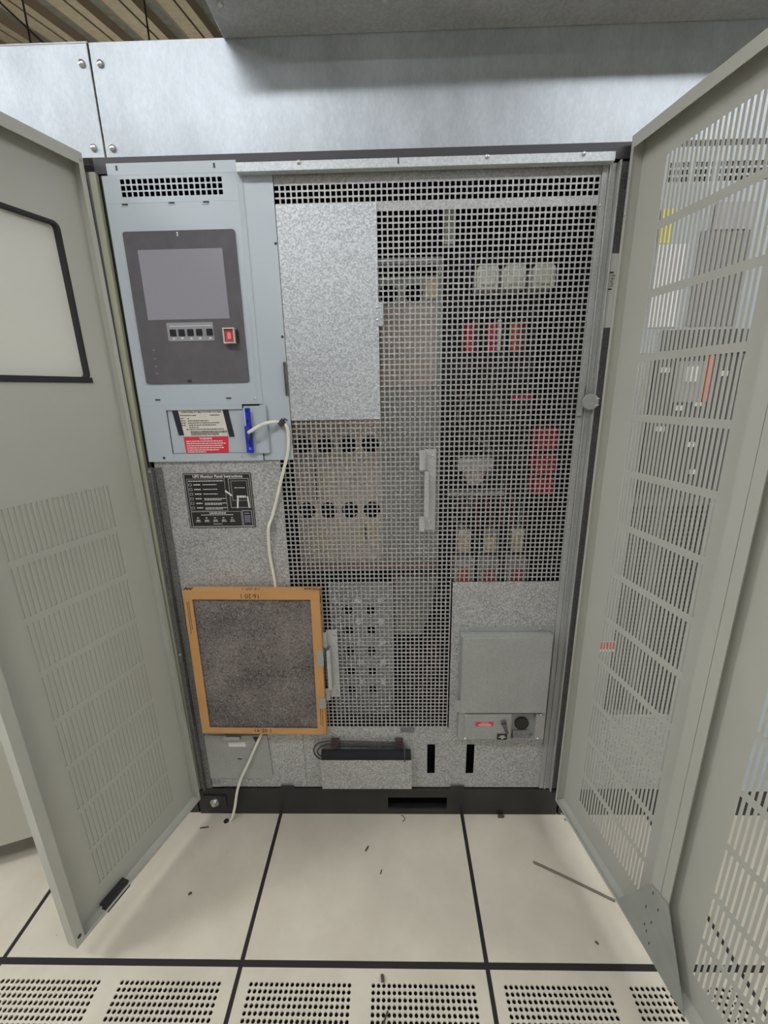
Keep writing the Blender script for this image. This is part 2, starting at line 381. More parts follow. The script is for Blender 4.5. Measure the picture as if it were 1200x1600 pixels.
# ------------------------------------------------------------------ sheet metal above the cabinets
FZ0, FZ1 = 1.876, 2.079
t = root('duct_cover', 'long smooth galvanised cover sheet above the open cabinet', 'metal cover', (.4, .02, FZ0))
mb = MB(); mb.box(-.6245, 1.75, -.001, .003, FZ0, FZ1); mb.box(-.6245, 1.75, .0035, .10, FZ1-.004, FZ1-.0015)
mb.build('cover_sheet', M_galv_duct, t, bevel=.0006)
for x, z in ((-.605, 2.042), (-.607, 1.893)): MB().dome((x, -.0012, z), (0, -1, 0), .0072, .006).build('screw', M_screw, t)
t = root('duct_cover', 'short galvanised cover sheet left of the vertical seam', 'metal cover', (-1.2, .02, FZ0))
mb = MB(); mb.box(-2.2, -.6275, -.003, .001, FZ0, FZ1-.002); mb.box(-2.2, -.6275, .0015, .10, FZ1+.001, FZ1+.004)
mb.build('cover_sheet', M_galv_duct, t, bevel=.0006)
for x, z in ((-.643, 2.042), (-.648, 1.894)): MB().dome((x, -.0032, z), (0, -1, 0), .0072, .006).build('screw', M_screw, t)
t = root('overhead_duct', 'grey steel duct overhanging the cover sheet, screws along its underside', 'duct', (.5, -.1, FZ1))
mb = MB(); mb.box(-.340, 1.75, -.155, -.0015, FZ1-.002, FZ1+.30)
mb.build('duct_body', galv('shaded duct zinc', .46, .54, cell=200, metal=.55, rough=.42, cloud=.15, cscale=8), t, bevel=.002)
for x in (-.315, -.004, .32): MB().dome((x, -.083, FZ1-.0022), (0, 0, -1), .006, .006).build('screw', M_screw, t)

# ------------------------------------------------------------------ the open cabinet
cab = root('power_cabinet', 'open power supply cabinet with mesh screens, control panel and two swung-open doors', 'cabinet', (-.07, .35, 0))
XL, XR = -.665, .53
b = MB()
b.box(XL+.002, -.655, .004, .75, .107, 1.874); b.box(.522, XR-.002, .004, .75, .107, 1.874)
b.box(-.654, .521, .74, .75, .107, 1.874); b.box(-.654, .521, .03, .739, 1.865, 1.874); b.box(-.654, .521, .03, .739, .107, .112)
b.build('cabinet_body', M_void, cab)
b = MB()
# plinth with a slot opening
b.perf([XL, -.029, .167, XR], [0.001, .024, .072, .108], lambda i, j: not (i == 1 and j == 1), -.004, .004)
b.box(XL, XR, .0045, .75, .001, .006); b.box(XL, XR, .0045, .05, .1005, .1065)
pl = b.build('plinth', M_black, cab, bevel=.0008)
bb = MB(); bb.cyl((-.608, -.0045, .055), (-.608, -.012, .055), .0155, .0145, 20); bb.cyl((-.608, -.0125, .055), (-.608, -.020, .055), .0085, .008, 6); bb.build('anchor_bolt', M_screw, pl)
MB().box(-.645, -.57, -.0075, -.0045, .03, .082).build('bolt_plate', M_black, pl)
for x in (-.36, .20):
    MB().box(x-.022, x+.022, -.008, -.004, .1085, .122).build('plinth_clip', M_black, pl)
# dark top rail + galvanised top flange
MB().box(-.655, XR, -.004, .03, 1.845, 1.8755).build('top_rail', M_dark, cab)
b = MB(); b.box(-.333, .483, -.022, -.0045, 1.8335, 1.8515)
tf = b.build('top_flange', galv('zinc flange', .5, .62, cell=300, metal=.4, rough=.5, tint=(.95, 1, 1.04)), cab, bevel=.001)
for x in (-.195, .21, .415): MB().dome((x, -.0222, 1.848), (0, -1, 0), .0045, .004).build('screw', M_screw, tf)
for x in (.02,): MB().box(x-.0015, x+.0015, -.0235, -.0222, 1.840, 1.8505).build('slot', M_ink, tf)
# side posts
b = MB(); b.box(XL, -.6505, -.012, .002, .109, 1.846); b.build('side_post', M_olive, cab, bevel=.001)
b = MB(); b.box(-.6485, -.640, .001, .01, .109, 1.86); b.build('gap_strip', M_ink, cab)
b = MB(); b.box(-.652, -.632, -.006, -.0035, .109, 1.185); b.box(-.6345, -.632, -.018, -.0065, .109, 1.185); b.box(-.6315, -.612, -.004, -.002, .109, 1.185)
ap = b.build('corner_angle', M_galv_dull, cab, bevel=.0008); 
for z in (1.175, .62): MB().dome((-.643, -.0062, z), (0, -1, 0), .004, .003).build('screw', M_screw, ap)
b = MB(); b.box(.466, .4795, -.004, 0.004, .112, 1.838); b.box(.480, .4845, -.007, .004, .112, 1.838)
b.box(.4845, .496, -.004, .004, .112, 1.838); b.box(.4965, .5005, -.018, .004, .112, 1.838)
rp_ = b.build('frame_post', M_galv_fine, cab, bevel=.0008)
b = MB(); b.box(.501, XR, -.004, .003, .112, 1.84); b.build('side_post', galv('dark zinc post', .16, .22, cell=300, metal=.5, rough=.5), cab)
ls = MB().box(.5025, .5295, -.0065, -.0045, 1.505, 1.662).build('label_strip', M_white, cab)
for z in (1.621, 1.586): MB().box(.503, .514, -.0072, -.0066, z, z+.003).build('printed_mark', M_ink, ls)
text('lettering', 'Num', .013, (.5135, -.0068, 1.605), M_ink, ls, spin=-pi/2)
b = MB(); b.perf([.503, .5105, .5175, .529], [1.79, 1.797, 1.804, 1.811, 1.818, 1.825, 1.832], lambda i, j: not (i == 1 and j % 2 == 1), -.0055, -.0045)
b.build('slotted_strip', M_galv_dull, cab)
b = MB(); b.cyl((.487, -.0185, 1.335), (.487, -.025, 1.335), .020, .019, 24); b.box(.462, .474, -.0105, -.0045, 1.30, 1.375)
lt = b.build('quarter_turn_latch', M_galv_fine, cab, bevel=.0005)
for z in (1.343, 1.327): MB().box(.498, .506, -.026, -.0252, z-.001, z+.001).build('scratch_mark', M_white, lt)

# ---- control panel
PY = -.007
def vent_grid(mb, x0, x1, z0, z1, vx0, vx1, vz0, vz1, nx, nz, hx, hz, y0, y1):
    xs = [x0]; xi = set()
    for k in range(nx):
        c = vx0+(vx1-vx0)*(k+.5)/nx; xs += [c-hx/2, c+hx/2]; xi.add(len(xs)-2)
    xs.append(x1); zs = [z0]; zi = set()
    for k in range(nz):
        c = vz0+(vz1-vz0)*(k+.5)/nz; zs += [c-hz/2, c+hz/2]; zi.add(len(zs)-2)
    zs.append(z1)
    return mb.perf(xs, zs, lambda i, j: not (i in xi and j in zi), y0, y1)
b = MB()
vent_grid(b, -.640, -.337, 1.786, 1.840, -.602, -.370, 1.797, 1.834, 18, 3, .0092, .0092, PY, PY+.0015)
b.box(-.626, -.337, PY, PY+.0015, 1.84, 1.863)
b.box(-.640, -.337, PY, PY+.0015, 1.343, 1.786)
b.box(-.640, -.574, PY, PY+.0015, 1.20, 1.343); b.box(-.574, -.337, PY, PY+.0015, 1.20, 1.2205); b.box(-.574, -.379, PY, PY+.0015, 1.331, 1.343)
b.box(-.640, -.6385, PY+.0015, .002, 1.2, 1.84); b.prism([(-.337, PY), (-.326, -.0045), (-.326, -.0035), (-.337, PY+.0014)], 1.343, 1.840, ax='z'); b.box(-.637, -.339, PY+.0015, .002, 1.2, 1.2015)
M_faint = mat('faint grey print', (.16, .155, .17), .5)
cp = b.build('control_panel', M_blue, cab, bevel=.0004)
def rrect(x0, x1, z0, z1, r, n=5):
    out = []
    for cx, cz, a0 in ((x1-r, z1-r, 0), (x0+r, z1-r, 90), (x0+r, z0+r, 180), (x1-r, z0+r, 270)):
        out += [(cx+r*cos(radians(a0+90*k/n)), cz+r*sin(radians(a0+90*k/n))) for k in range(n+1)]
    return out
MB().prism(rrect(-.612, -.353, 1.396, 1.7295, .006), PY-.0005, PY-.003).build('display_bezel', M_bezel, cp)
MB().box(-.5825, -.3855, PY-.0036, PY-.0031, 1.5425, 1.6915).build('display_screen', M_screen, cp)
MB().prism(rrect(-.540, -.4275, 1.494, 1.5355, .002), PY-.0031, PY-.004).build('key_strip', M_key, cp)
for k, x in enumerate((-.526, -.505, -.4835, -.462, -.437)):
    MB().box(x-.0075, x+.0075, PY-.0062, PY-.0041, 1.5055, 1.5205).build('key', M_keyblk, cp, bevel=.0006)
    MB().prism([(x-.004, 1.498), (x+.004, 1.498), (x, 1.5025)] if k != 1 else [(x-.004, 1.5025), (x+.004, 1.5025), (x, 1.498)], PY-.0041, PY-.0044).build('key_symbol', M_white, cp)
MB().box(-.533, -.43, PY-.0044, PY-.0041, 1.5272, 1.5284).build('printed_line', M_white, cp)
b = MB()
for a, c, d, e in ((-.401, -.398, 1.4855, 1.5205), (-.376, -.373, 1.4855, 1.5205), (-.398, -.376, 1.5175, 1.5205), (-.398, -.376, 1.4855, 1.4885)): b.box(a, c, PY-.018, PY-.0031, d, e)
b.build('switch_guard', M_clear, cp)
MB().box(-.3975, -.3765, PY-.014, PY-.0031, 1.489, 1.517).build('emergency_switch', M_redkey, cp, bevel=.001)
MB().box(-.3725, -.3685, PY-.012, PY-.0031, 1.487, 1.517).build('guard_hinge', M_ink, cp, bevel=.001)
MB().prism([(-.391, 1.4955), (-.383, 1.4955), (-.383, 1.508), (-.387, 1.511), (-.391, 1.508)], PY-.0142, PY-.0145).build('switch_symbol', mat('pale red print', (.8, .3, .32), .5), cp)
for z in (1.724, 1.719): MB().dome((-.485, PY-.0031, z), (0, -1, 0), .0022, .0015).build('screw', M_screw, cp)
MB().prism(rrect(-.507, -.497, 1.399, 1.404, .001), PY-.0031, PY-.005).build('catch', M_ink, cp)
for z in (1.475, 1.455, 1.437, 1.42): MB().box(-.584, -.578, PY-.0033, PY-.0031, z-.002, z+.002).build('printed_mark', M_faint, cp)
for x, z in ((-.597, 1.7835), (-.49, 1.7845), (-.412, 1.7845), (-.591, 1.3575), (-.41, 1.3585)):
    b = MB(); b.box(x-.0065, x+.0065, PY-.0008, PY-.0002, z-.0018, z+.0018); b.build('panel_slot', M_ink, cp)
    MB().box(x-.009, x+.006, PY-.0012, PY-.0008, z-.0038, z-.0020).build('slot_lip', M_blue, cp)
for x in (-.603, -.385): MB().box(x-.0018, x+.0018, PY-.001, PY-.0002, 1.849, 1.858).build('panel_slot', M_ink, cp)
for x, z, m_ in ((-.598, 1.2105, M_ink), (-.393, 1.2105, M_screw), (-.344, 1.356, M_screw)): MB().dome((x, PY-.0002, z), (0, -1, 0), .0032, .002).build('screw', m_, cp)
# recessed plate with the rating and warning labels
rp2 = MB().box(-.5735, -.3795, PY+.004, PY+.0055, 1.221, 1.3305).build('recessed_plate', M_blue, cab)
RY = PY+.004
lb = MB().prism([(-.548, 1.3305), (-.425, 1.3305), (-.4255, 1.2655), (-.545, 1.2655)], RY-.0006, RY-.0002).build('rating_label', M_paper, rp2)
text('lettering', 'UNINTERRUPTIBLE POWER SYSTEM', .0068, (-.487, RY-.0007, 1.3255), M_ink, rp2, bold=.0001, wide=.95)
b = MB(); random.seed(3)
for z, segs in ((1.3175, [(-.541, -.50), (-.465, -.44)]), (1.310, [(-.541, -.532), (-.524, -.519)]), (1.3040, [(-.541, -.53), (-.524, -.47)]), (1.2985, [(-.541, -.53), (-.524, -.443)]), (1.293, [(-.541, -.53), (-.522, -.452)]), (1.2875, [(-.522, -.498)]), (1.2825, [(-.53, -.432)])):
    for s0, s1 in segs:
        x = s0
        while x < s1:
            wd = random.uniform(.002, .006); b.box(x, min(x+wd, s1), RY-.0009, RY-.0007, z-.0011, z+.0011); x += wd+.0011
for z, s0, s1 in ((1.276, -.52, -.427), (1.2695+.0005, -.52, -.447)):
    x = s0
    while x < s1:
        wd = random.choice((.0006, .0006, .0013)); b.box(x, x+wd, RY-.0009, RY-.0007, z-.0028, z+.0028); x += wd+.0009
b.build('label_print', M_ink, rp2, smooth=False)
MB().prism([(-.561, 1.3315), (-.5455, 1.3315), (-.538, 1.2675), (-.552, 1.2675)], RY-.0014, RY-.0010).build('tape_strip', M_tape, rp2)
MB().prism([(-.431, 1.332), (-.4165, 1.332), (-.407, 1.262), (-.421, 1.262)], RY-.0014, RY-.0010).build('tape_strip', M_tape, rp2)
MB().prism([(-.541, 1.2635), (-.424, 1.2635), (-.427, 1.222), (-.5395, 1.222)], RY-.0006, RY-.0002).build('warning_label', M_red, rp2)
text('lettering', 'WARNING', .0068, (-.483, RY-.0007, 1.2585), M_white, rp2, bold=.0002)
b = MB()
for z, s1 in ((1.2520, -.440), (1.2463, -.431), (1.2406, -.441), (1.2350, -.439), (1.2295, -.452), (1.2245, -.487)):
    x = -.535
    while x < s1:
        wd = random.uniform(.003, .009); b.box(x, min(x+wd, s1), RY-.0009, RY-.0007, z-.0012, z+.0012); x += wd+.0014
b.build('label_print', M_white, rp2, smooth=False)
# side panel right of the control panel, circuit board in its bay
b = MB(); sp_ = [(-.336, 1.8585), (-.259, 1.8385), (-.2585, 1.2), (-.336, 1.2)]
b.box(-.3355, -.259, -.0030, -.0015, 1.2, 1.8385)
sp2 = b.build('side_panel', M_blue, cab, bevel=.0004)
for x, z in ((-.263, 1.70), (-.264, 1.50)): MB().dome((x, -.0032, z), (0, -1, 0), .003, .0015).build('screw', M_ink, sp2)
b = MB(); b.box(-.2655, -.2635, -.0115, -.0035, 1.362, 1.442); b.box(-.2615, -.2600, -.0115, -.0035, 1.362, 1.442); b.box(-.2635, -.2615, -.0050, -.0035, 1.362, 1.442)
b.build('edge_hinge', M_galv_dull, sp2)
b = MB(); b.box(-.3755, -.318, -.0065, -.0055, 1.221, 1.339); b.box(-.319, -.3175, -.0115, -.0066, 1.2215, 1.3385); b.box(-.375, -.3195, -.0115, -.0066, 1.2195, 1.2212)
bay = b.build('board_bay', M_blue, cab)
b = MB(); b.box(-.374, -.356, -.020, -.017, 1.222, 1.334)
pcb = b.build('circuit_board', M_pcb, cab)
MB().box(-.3725, -.368, -.0225, -.0202, 1.29, 1.334).build('board_label', mat('pale violet tape', (.45, .45, .75), .5), pcb)
MB().box(-.365, -.359, -.028, -.0202, 1.262, 1.286).build('board_connector', M_dkgrey, pcb)
MB().box(-.364, -.360, -.0225, -.0202, 1.238, 1.256).build('chip', M_ink, pcb)
for z in (1.245, 1.23, 1.30, 1.325): MB().box(-.3665, -.3625, -.0225, -.0202, z, z+.006).build('board_part', M_keyblk if z > 1.24 else M_grey, pcb)

# ---- galvanised front sheets
b = MB()
b.box(-.6315, -.297, .0005, .002, .326, 1.199)                # left lower sheet
b.box(-.6315, -.2965, .0005, .002, .112, .3255)
left_sheet = b.build('front_sheet', M_galv, cab)
b = MB(); b.perf([-.2955, .100, .125, .225, .250, .4655], [.112, .168, .284, .348], lambda i, j: not (i in (1, 3) and j == 1), .0005, .002)
b.build('bottom_sheet', M_galv, cab)
b = MB(); b.box(.166, .4655, .0005, .002, .3485, .846); b.build('front_sheet', M_galv, cab)
b = MB(); b.box(-.2585, .4655, .0005, .002, 1.8165, 1.839); b.build('header_sheet', M_mesh, cab)
# ---- punched mesh screen
PT, HO = .0127, .0092
def grid_edges(a0, n):
    e = []
    for k in range(n): e += [a0+k*PT, a0+k*PT+HO]
    return e
NX = 60; xs = [-.2985]+grid_edges(-.2955, NX)+[.4655]
zs_hi = grid_edges(1.7795, 3)                      # the band over the stiffening strip
NZ = 111; z_lo = 1.760-NZ*PT+(PT-HO)
zs = [.3485]+grid_edges(z_lo, NZ)+zs_hi+[1.8163]
def okcell(i, j):
    x = (xs[i]+xs[i+1])/2; z = (zs[j]+zs[j+1])/2
    if z < .8475 and x > .1655: return None
    if z > 1.1985 and x < -.2590: return None
    if z > 1.764 and z < 1.7785: return True
    return not (i % 2 == 1 and j % 2 == 1)
b = MB(); b.perf(xs, zs, lambda i, j: bool(okcell(i, j)), 0.0, .0012)
mesh = b.build('mesh_screen', M_mesh, cab, smooth=False)
MB().box(-.2575, -.0295, -.0035, -.0008, 1.3005, 1.7765).build('blank_cover', M_galv_lt, mesh, bevel=.0004)
b = MB(); b.box(-.037, -.019, -.0055, -.0036, 1.520, 1.572); b.box(-.0205, -.0185, -.016, -.0056, 1.520, 1.572)
cl = b.build('cover_clip', M_galv_lt, mesh)
for z in (1.56, 1.532): MB().dome((-.042+.01, -.0056, z), (0, -1, 0), .003, .002).build('screw', M_screw, mesh)
M_handle = galv('handle zinc', .44, .56, cell=500, metal=.35, rough=.45)
def handle(x0, z0, z1, flip=False):
    b = MB()
    b.box(x0+.014, x0+.044, -.003, -.0015, z0, z1)
    b.box(x0, x0+.0145, -.018, -.0165, z1-.052, z1); b.box(x0+.013, x0+.0145, -.0165, -.0015, z1-.052, z1)
    b.box(x0, x0+.0145, -.018, -.0165, z0, z0+.042); b.box(x0+.013, x0+.0145, -.0165, -.0015, z0, z0+.042)
    b.box(x0+.013, x0+.024, -.028, -.026, z0+.044, z1-.054); b.box(x0+.0225, x0+.024, -.026, -.0015, z0+.044, z1-.054)
    h = b.build('screen_handle', M_handle, mesh, bevel=.0004)
    for z in (z1-.017, z0+.022): MB().dome((x0+.035, -.0032, z), (0, -1, 0), .0035, .0025).build('screw', M_screw, mesh)
handle(.069, 1.003, 1.222)
handle(-.213, .466, .699)
b = MB(); b.box(-.345, -.331, -.012, .0003, 1.010, 1.048); b.box(-.342, -.335, -.0175, -.012, 1.018, 1.046)
b.build('cable_bracket', M_galv_fine, cab, bevel=.0004)
MB().box(.015, .058, -.005, -.0005, .335, .3505).build('bottom_latch', mat('blue grey zinc latch', (.2, .21, .24), .4, .5), mesh, bevel=.0005)
for x, z in ((.4755-.008, 1.758), (.4735-.0, .905), (.4745, 1.14), (.474, 1.01)): MB().dome((x, -.0046, z), (0, -1, 0), .0032, .0025).build('screw', M_screw, rp_)

# ---- instruction plaque
pq = MB().box(-.559, -.3765, -.0014, .0003, 1.0155, 1.1675).build('instruction_plaque', M_black, cab)
QY = -.0015
text('lettering', 'UPS Monitor Panel Instructions', .0105, (-.466, QY-.0001, 1.1585), M_white, pq, bold=.0002)
b = MB()
def outline(b, x0, x1, z0, z1, t=.0008):
    b.box(x0, x1, QY-.0004, QY-.0001, z0, z0+t); b.box(x0, x1, QY-.0004, QY-.0001, z1-t, z1); b.box(x0, x0+t, QY-.0004, QY-.0001, z0, z1); b.box(x1-t, x1, QY-.0004, QY-.0001, z0, z1)
def words(b, x0, x1, z, h=.0011):
    x = x0
    while x < x1:
        wd = random.uniform(.003, .008); b.box(x, min(x+wd, x1), QY-.0004, QY-.0001, z-h, z+h); x += wd+.0013
outline(b, -.5565, -.379, 1.018, 1.165)
outline(b, -.550, -.4485, 1.0635, 1.1525, .0005); outline(b, -.4385, -.384, 1.072, 1.1525); outline(b, -.432, -.3895, 1.092, 1.146, .0005); outline(b, -.550, -.413, 1.020, 1.0615, .0005)
words(b, -.546, -.452, 1.1465)
for k in range(6):
    z = 1.1365-k*.0128; words(b, -.533+k*.0002, -.5155, z, .0014); words(b, -.509, -.471 if k < 3 else -.45, z, .0009)
    if k > 2: words(b, -.509, -.462, z-.0035, .0009)
words(b, -.50, -.455, 1.0575, .0014); words(b, -.524, -.436, 1.0525, .0009); words(b, -.424, -.396, 1.127, .0008)
words(b, -.42, -.395, 1.1025, .003)
for k in range(5):
    x = -.538+k*.0235; words(b, x, x+.010, 1.0375, .0012); words(b, x-.002, x+.012, 1.0335, .0007); words(b, x+.002, x+.007, 1.044, .0011)
words(b, -.493, -.468, 1.0265, .0008)
for k, sh in enumerate(range(6)):
    x = -.5425; z = 1.1365-k*.0128; outline(b, x-.004, x+.004, z-.0032, z+.0032, .0006)
b.build('plaque_print', M_white, pq, smooth=False)
for (xa, za), (xb, zb) in (((-.450, 1.1195), (-.4315, 1.104)), ((-.4175, 1.099), (-.4215, 1.0695)), ((-.391, 1.103), (-.389, 1.070))):
    d = Vector((xb-xa, 0, zb-za)).normalized(); n_ = Vector((-d.z, 0, d.x))*.0021
    b = MB(); b.prism([(xa+n_.x, za+n_.z), (xb+n_.x-d.x*.004, zb+n_.z-d.z*.004), (xb, zb), (xb-n_.x-d.x*.004, zb-n_.z-d.z*.004), (xa-n_.x, za-n_.z)], QY-.0006, QY-.0001); b.build('arrow', M_white, pq)
b = MB(); outline(b, -.411, -.3835, 1.0195, 1.0645, .0022); words(b, -.404, -.391, 1.056, .0012)
for k in range(6): words(b, -.405, -.389, 1.049-k*.0035, .0009)
b.build('boxed_note', mat('violet grey print', (.35, .33, .42), .6), pq)

# ---- small beige cover at the lower left
b = MB(); b.prism([(-.612, .322), (-.409, .322), (-.405, .190), (-.4045, .165), (-.412, .150), (-.612, .150)], -.004, -.0005)
lc = b.build('lower_cover', M_galv_fine, cab, bevel=.0006)
MB().box(-.536, -.482, -.0050, -.0042, .280, .298).build('paper_label', M_white, lc)
MB().box(-.513, -.499, -.0048, -.0042, .229, .233).build('cover_slot', M_ink, lc)
b = MB(); b.prism([(-.455, .318), (-.435, .318), (-.448, .298)], -.0052, -.0042); b.build('cover_hole', M_ink, lc)
b = MB(); b.box(-.540, -.490, -.0230, -.0215, .322, .334); b.box(-.540, -.490, -.0215, -.0042, .320, .3215); b.build('filter_clip', M_galv_fine, lc)
b = MB(); b.box(-.607, -.580, -.012, -.005, .125, .128); b.prism([(-.596, .128), (-.590, .138), (-.584, .128)], -.008, -.005); b.build('floor_tab', M_galv_fine, lc)

# ---- galvanised pocket
b = MB(); b.box(-.238, .0485, -.035, -.0335, .143, .256); b.box(-.238, -.2365, -.0335, -.0005, .15, .256); b.box(.047, .0485, -.0335, -.0005, .15, .256); b.box(-.2365, .047, -.0335, -.0005, .15, .1515)
b.build('tool_pocket', M_galv, cab, bevel=.0004)

# ---- switch box
t = root('switch_box', 'grey steel switch box with a red label below the right mesh', 'electrical box', (.33, -.03, .3))
BY = -.028
SX = lambda a: .191+(a-.196)*.975
SZ = lambda c: .3295+(c-.3035)*.975
class BB(MB):
    def add(s, vs, fs, mi=0): return MB.add(s, [(SX(x), y, SZ(z)) for x, y, z in vs], fs, mi)
    def perf(s, *a, **k):
        k['g'] = lambda a_, b_, t_: (SX(a_), t_, SZ(b_)); return MB.perf(s, *a, **k)
b = BB()
b.perf([.196, .361, .436, .4645], [.3035, .3065, .4015, .672], lambda i, j: not (i == 1 and j == 1), BY, BY+.0015)
b.box(.196, .1975, BY+.0015, -.0006, .3035, .672); b.box(.463, .4645, BY+.0015, -.0006, .3035, .672)
b.box(.1975, .463, BY+.0015, -.0006, .6705, .672); b.box(.1975, .463, BY+.0015, -.0006, .3035, .305)
b.box(.196, .470, -.0022, -.0006, .6725, .688); b.box(.3595, .3605, BY+.0015, -.0022, .3055, .402); b.box(.4365, .4375, BY+.0015, -.0022, .3055, .402)
b.box(.361, .4365, -.0085, -.0025, .3055, .402)
bx = b.build('box_body', M_galv_fine, t, bevel=.0006)
M_box = M_galv_fine
b = BB(); b.box(.199, .4615, BY-.006, BY-.0045, .4085, .6705); b.box(.199, .4615, BY-.0045, BY-.0005, .669, .6705); b.box(.182, .199, BY-.006, BY-.0045, .411, .455)
b.build('box_cover', M_box, t, bevel=.0006)
b = BB(); b.box(.214, .3585, BY-.0030, BY-.0005, .3085, .403)
fp = b.build('face_plate', M_box, t)
BB().box(.214, .452, BY-.0036, BY-.0007, .4035, .4065).build('shadow_gap', M_ink, t)
wl = BB().box(.249, .304, BY-.0036, BY-.0031, .3585, .3735).build('warning_label', M_red, t)
text('lettering', 'WARNING', .005, (SX(.277), BY-.0037, SZ(.3695)), M_white, wl)
b = BB()
for z in (.3645, .3615): b.box(.258, .297, BY-.0040, BY-.0037, z-.0007, z+.0007)
b.build('label_print', M_white, wl)
b = BB(); b.cyl((.335, BY-.0031, .375), (.335, BY-.012, .372), .008, .008, 16); b.tube([(.335, BY-.011, .372), (.338, BY-.020, .362), (.343, BY-.024, .350)], .0055, 10)
b.build('toggle_lever', M_dkgrey, t)
kn = BB().box(.318, .349, BY-.006, BY-.0031, .3085, .329).build('lever_plate', M_ink, t)
b = BB()
for z, xa, xb in ((.3235, .327, .340), (.3185, .323, .344), (.3140, .330, .338)): b.box(xa, xb, BY-.0065, BY-.0061, z-.0011, z+.0011)
b.build('plate_print', M_white, kn)
b = BB(); b.cyl((.3985, -.0086, .350), (.3985, -.014, .350), .0225, .0225, 28); b.build('round_knockout', M_ink, t)
b = BB(); b.box(.390, .408, -.012, -.0088, .3935, .4005); b.build('knockout_slot', M_ink, t)
b = BB(); b.prism([(-.012, .324), (BY+.002, .306), (-.010, .306), (-.0088, .324)], .372, .424, ax='x'); b.build('cable_ramp', M_galv_dull, t)
for x, z in ((.216, .682), (.4325, .682)): BB().dome((x, -.0024, z), (0, -1, 0), .0042, .003).build('screw', M_screw, t)
for x, z in ((.218, .399), (.218, .310), (.449, .399), (.445, .310)): BB().dome((x, BY-.0033, z), (0, -1, 0), .0038, .0022).build('screw', M_screw, t)

# ---- doors: pressed steel pans, slots really cut through
def door(origin, end, s, pans, win=None, rows=None, zb=.082, zt=1.878, sag=0.0):
    e = (Vector(end)-Vector(origin)).normalized(); ang = math.atan2(e.y, e.x)
    mw = Matrix.Translation((origin[0], origin[1], 0)) @ Matrix.Rotation(sag, 4, 'Y') @ Matrix.Rotation(ang, 4, 'Z')
    D = .03; b = MB(); Y = lambda v: s*v
    def bx(x0, x1, v0, v1, z0, z1): b.box(x0, x1, min(Y(v0), Y(v1)), max(Y(v0), Y(v1)), z0, z1)
    for (u0, u1, s0, s1, lipa, lipb) in pans:
        n = int(round((s1-s0-.0055)/.011)); xs = [u0]; xi = set()
        for k in range(n+1): xs += [s0+k*.011, s0+k*.011+.0052]; xi.add(len(xs)-2)
        if win and win[0] == u0:
            ed = sorted(set(xs+[win[1], win[2], u1])); xs = ed
            xi = set(i for i in range(len(ed)-1) if any(abs(ed[i]-(s0+k*.011)) < 1e-6 for k in range(n+1)))
        else: xs.append(u1)
        zs = [zb]; zi = set()
        for z0, z1 in rows: zs += [z0, z1]; zi.add(len(zs)-2)
        if win: zs += [win[3], win[4]]
        zs.append(zt); wj = len(zs)-3 if win else -1
        def sol(i, j):
            if j in zi: return i not in xi
            if j == wj and win and xs[i] >= win[1]-1e-6 and xs[i+1] <= win[2]+1e-6: return False
            return True
        # merge unused narrow columns is not needed: sheet stays one mesh
        b.perf(xs, zs, sol, Y(-D), Y(-D+.0012))
        bx(u0, u0+.0012, -D+.0012, 0, zb, zt); bx(u1-.0012, u1, -D+.0012, 0, zb, zt)
        bx(u0+.0012, u1-.0012, -D+.0012, 0, zb, zb+.0012); bx(u0+.0012, u1-.0012, -D+.0012, 0, zt-.0012, zt)
        bx(u0+.0012, u0+lipa, -.0012, 0, zb+.0012, zt-.0012); bx(u1-lipb, u1-.0012, -.0012, 0, zb+.0012, zt-.0012)
        bx(u0+lipa, u1-lipb, -.0012, 0, zt-.024, zt-.0012); bx(u0+lipa, u1-lipb, -.0012, 0, zb+.0012, zb+.009)
    me_o = b.build('door', M_beige, None, smooth=False)
    me_o.parent = cab; full = W[cab.name].inverted() @ mw
    me_o.matrix_basis = full; W[me_o.name] = mw.copy()
    return me_o, mw
LO, LE = (-.647, -.020), (-.778, -.418)
ROWS_L = [(.150, .252)]+[(.268+.13*k, .382+.13*k) for k in range(6)]+[(1.048, 1.155)]
ld, lm = door(LO, LE, +1, [(0, .416, .075, .322, .011, .022)], win=(0, .066, .345, 1.412, 1.727), rows=ROWS_L, sag=-.011)
ld['label'] = 'beige left door with a window and backed slots'
def loc(mb, name, m_, par, bevel=0): return mb.build(name, m_, par, bevel=bevel, local=True)
loc(MB().box(.060, .338, -.0345, -.0308, .135, 1.17), 'slot_backing', M_beige, ld)
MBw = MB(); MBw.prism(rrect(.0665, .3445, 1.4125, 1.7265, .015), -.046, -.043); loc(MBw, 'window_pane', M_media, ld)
def ring(b, x0, x1, z0, z1, r, wdt, y0, y1):
    o_, i_ = rrect(x0, x1, z0, z1, r), rrect(x0+wdt, x1-wdt, z0+wdt, z1-wdt, max(r-wdt, .002)); n = len(o_)
    vs = [(a, y, c) for y in (y0, y1) for pts in (o_, i_) for a, c in pts]; fs = []
    for k in range(n):
        q = (k+1) % n
        fs += [(k, q, n+q, n+k), (2*n+k, 3*n+k, 3*n+q, 2*n+q), (k, 2*n+k, 2*n+q, q), (n+k, n+q, 3*n+q, 3*n+k)]
    return b.add(vs, fs)
gk = MB(); ring(gk, .0615, .3495, 1.407, 1.7315, .014, .006, -.0428, -.0282)
gk.box(.060, .345, -.0281, -.0255, 1.400, 1.4118)
loc(gk, 'window_gasket', M_rubber, ld)
b = MB(); b.box(.268, .335, -.022, .001, .0795, .0835); b.box(.268, .335, -.024, -.0015, .0935, .099); loc(b, 'bottom_latch', M_ink, ld)
loc(MB().dome((.404, .0002, .108), (0, 1, 0), .005, .002), 'corner_pin', M_ink, ld)
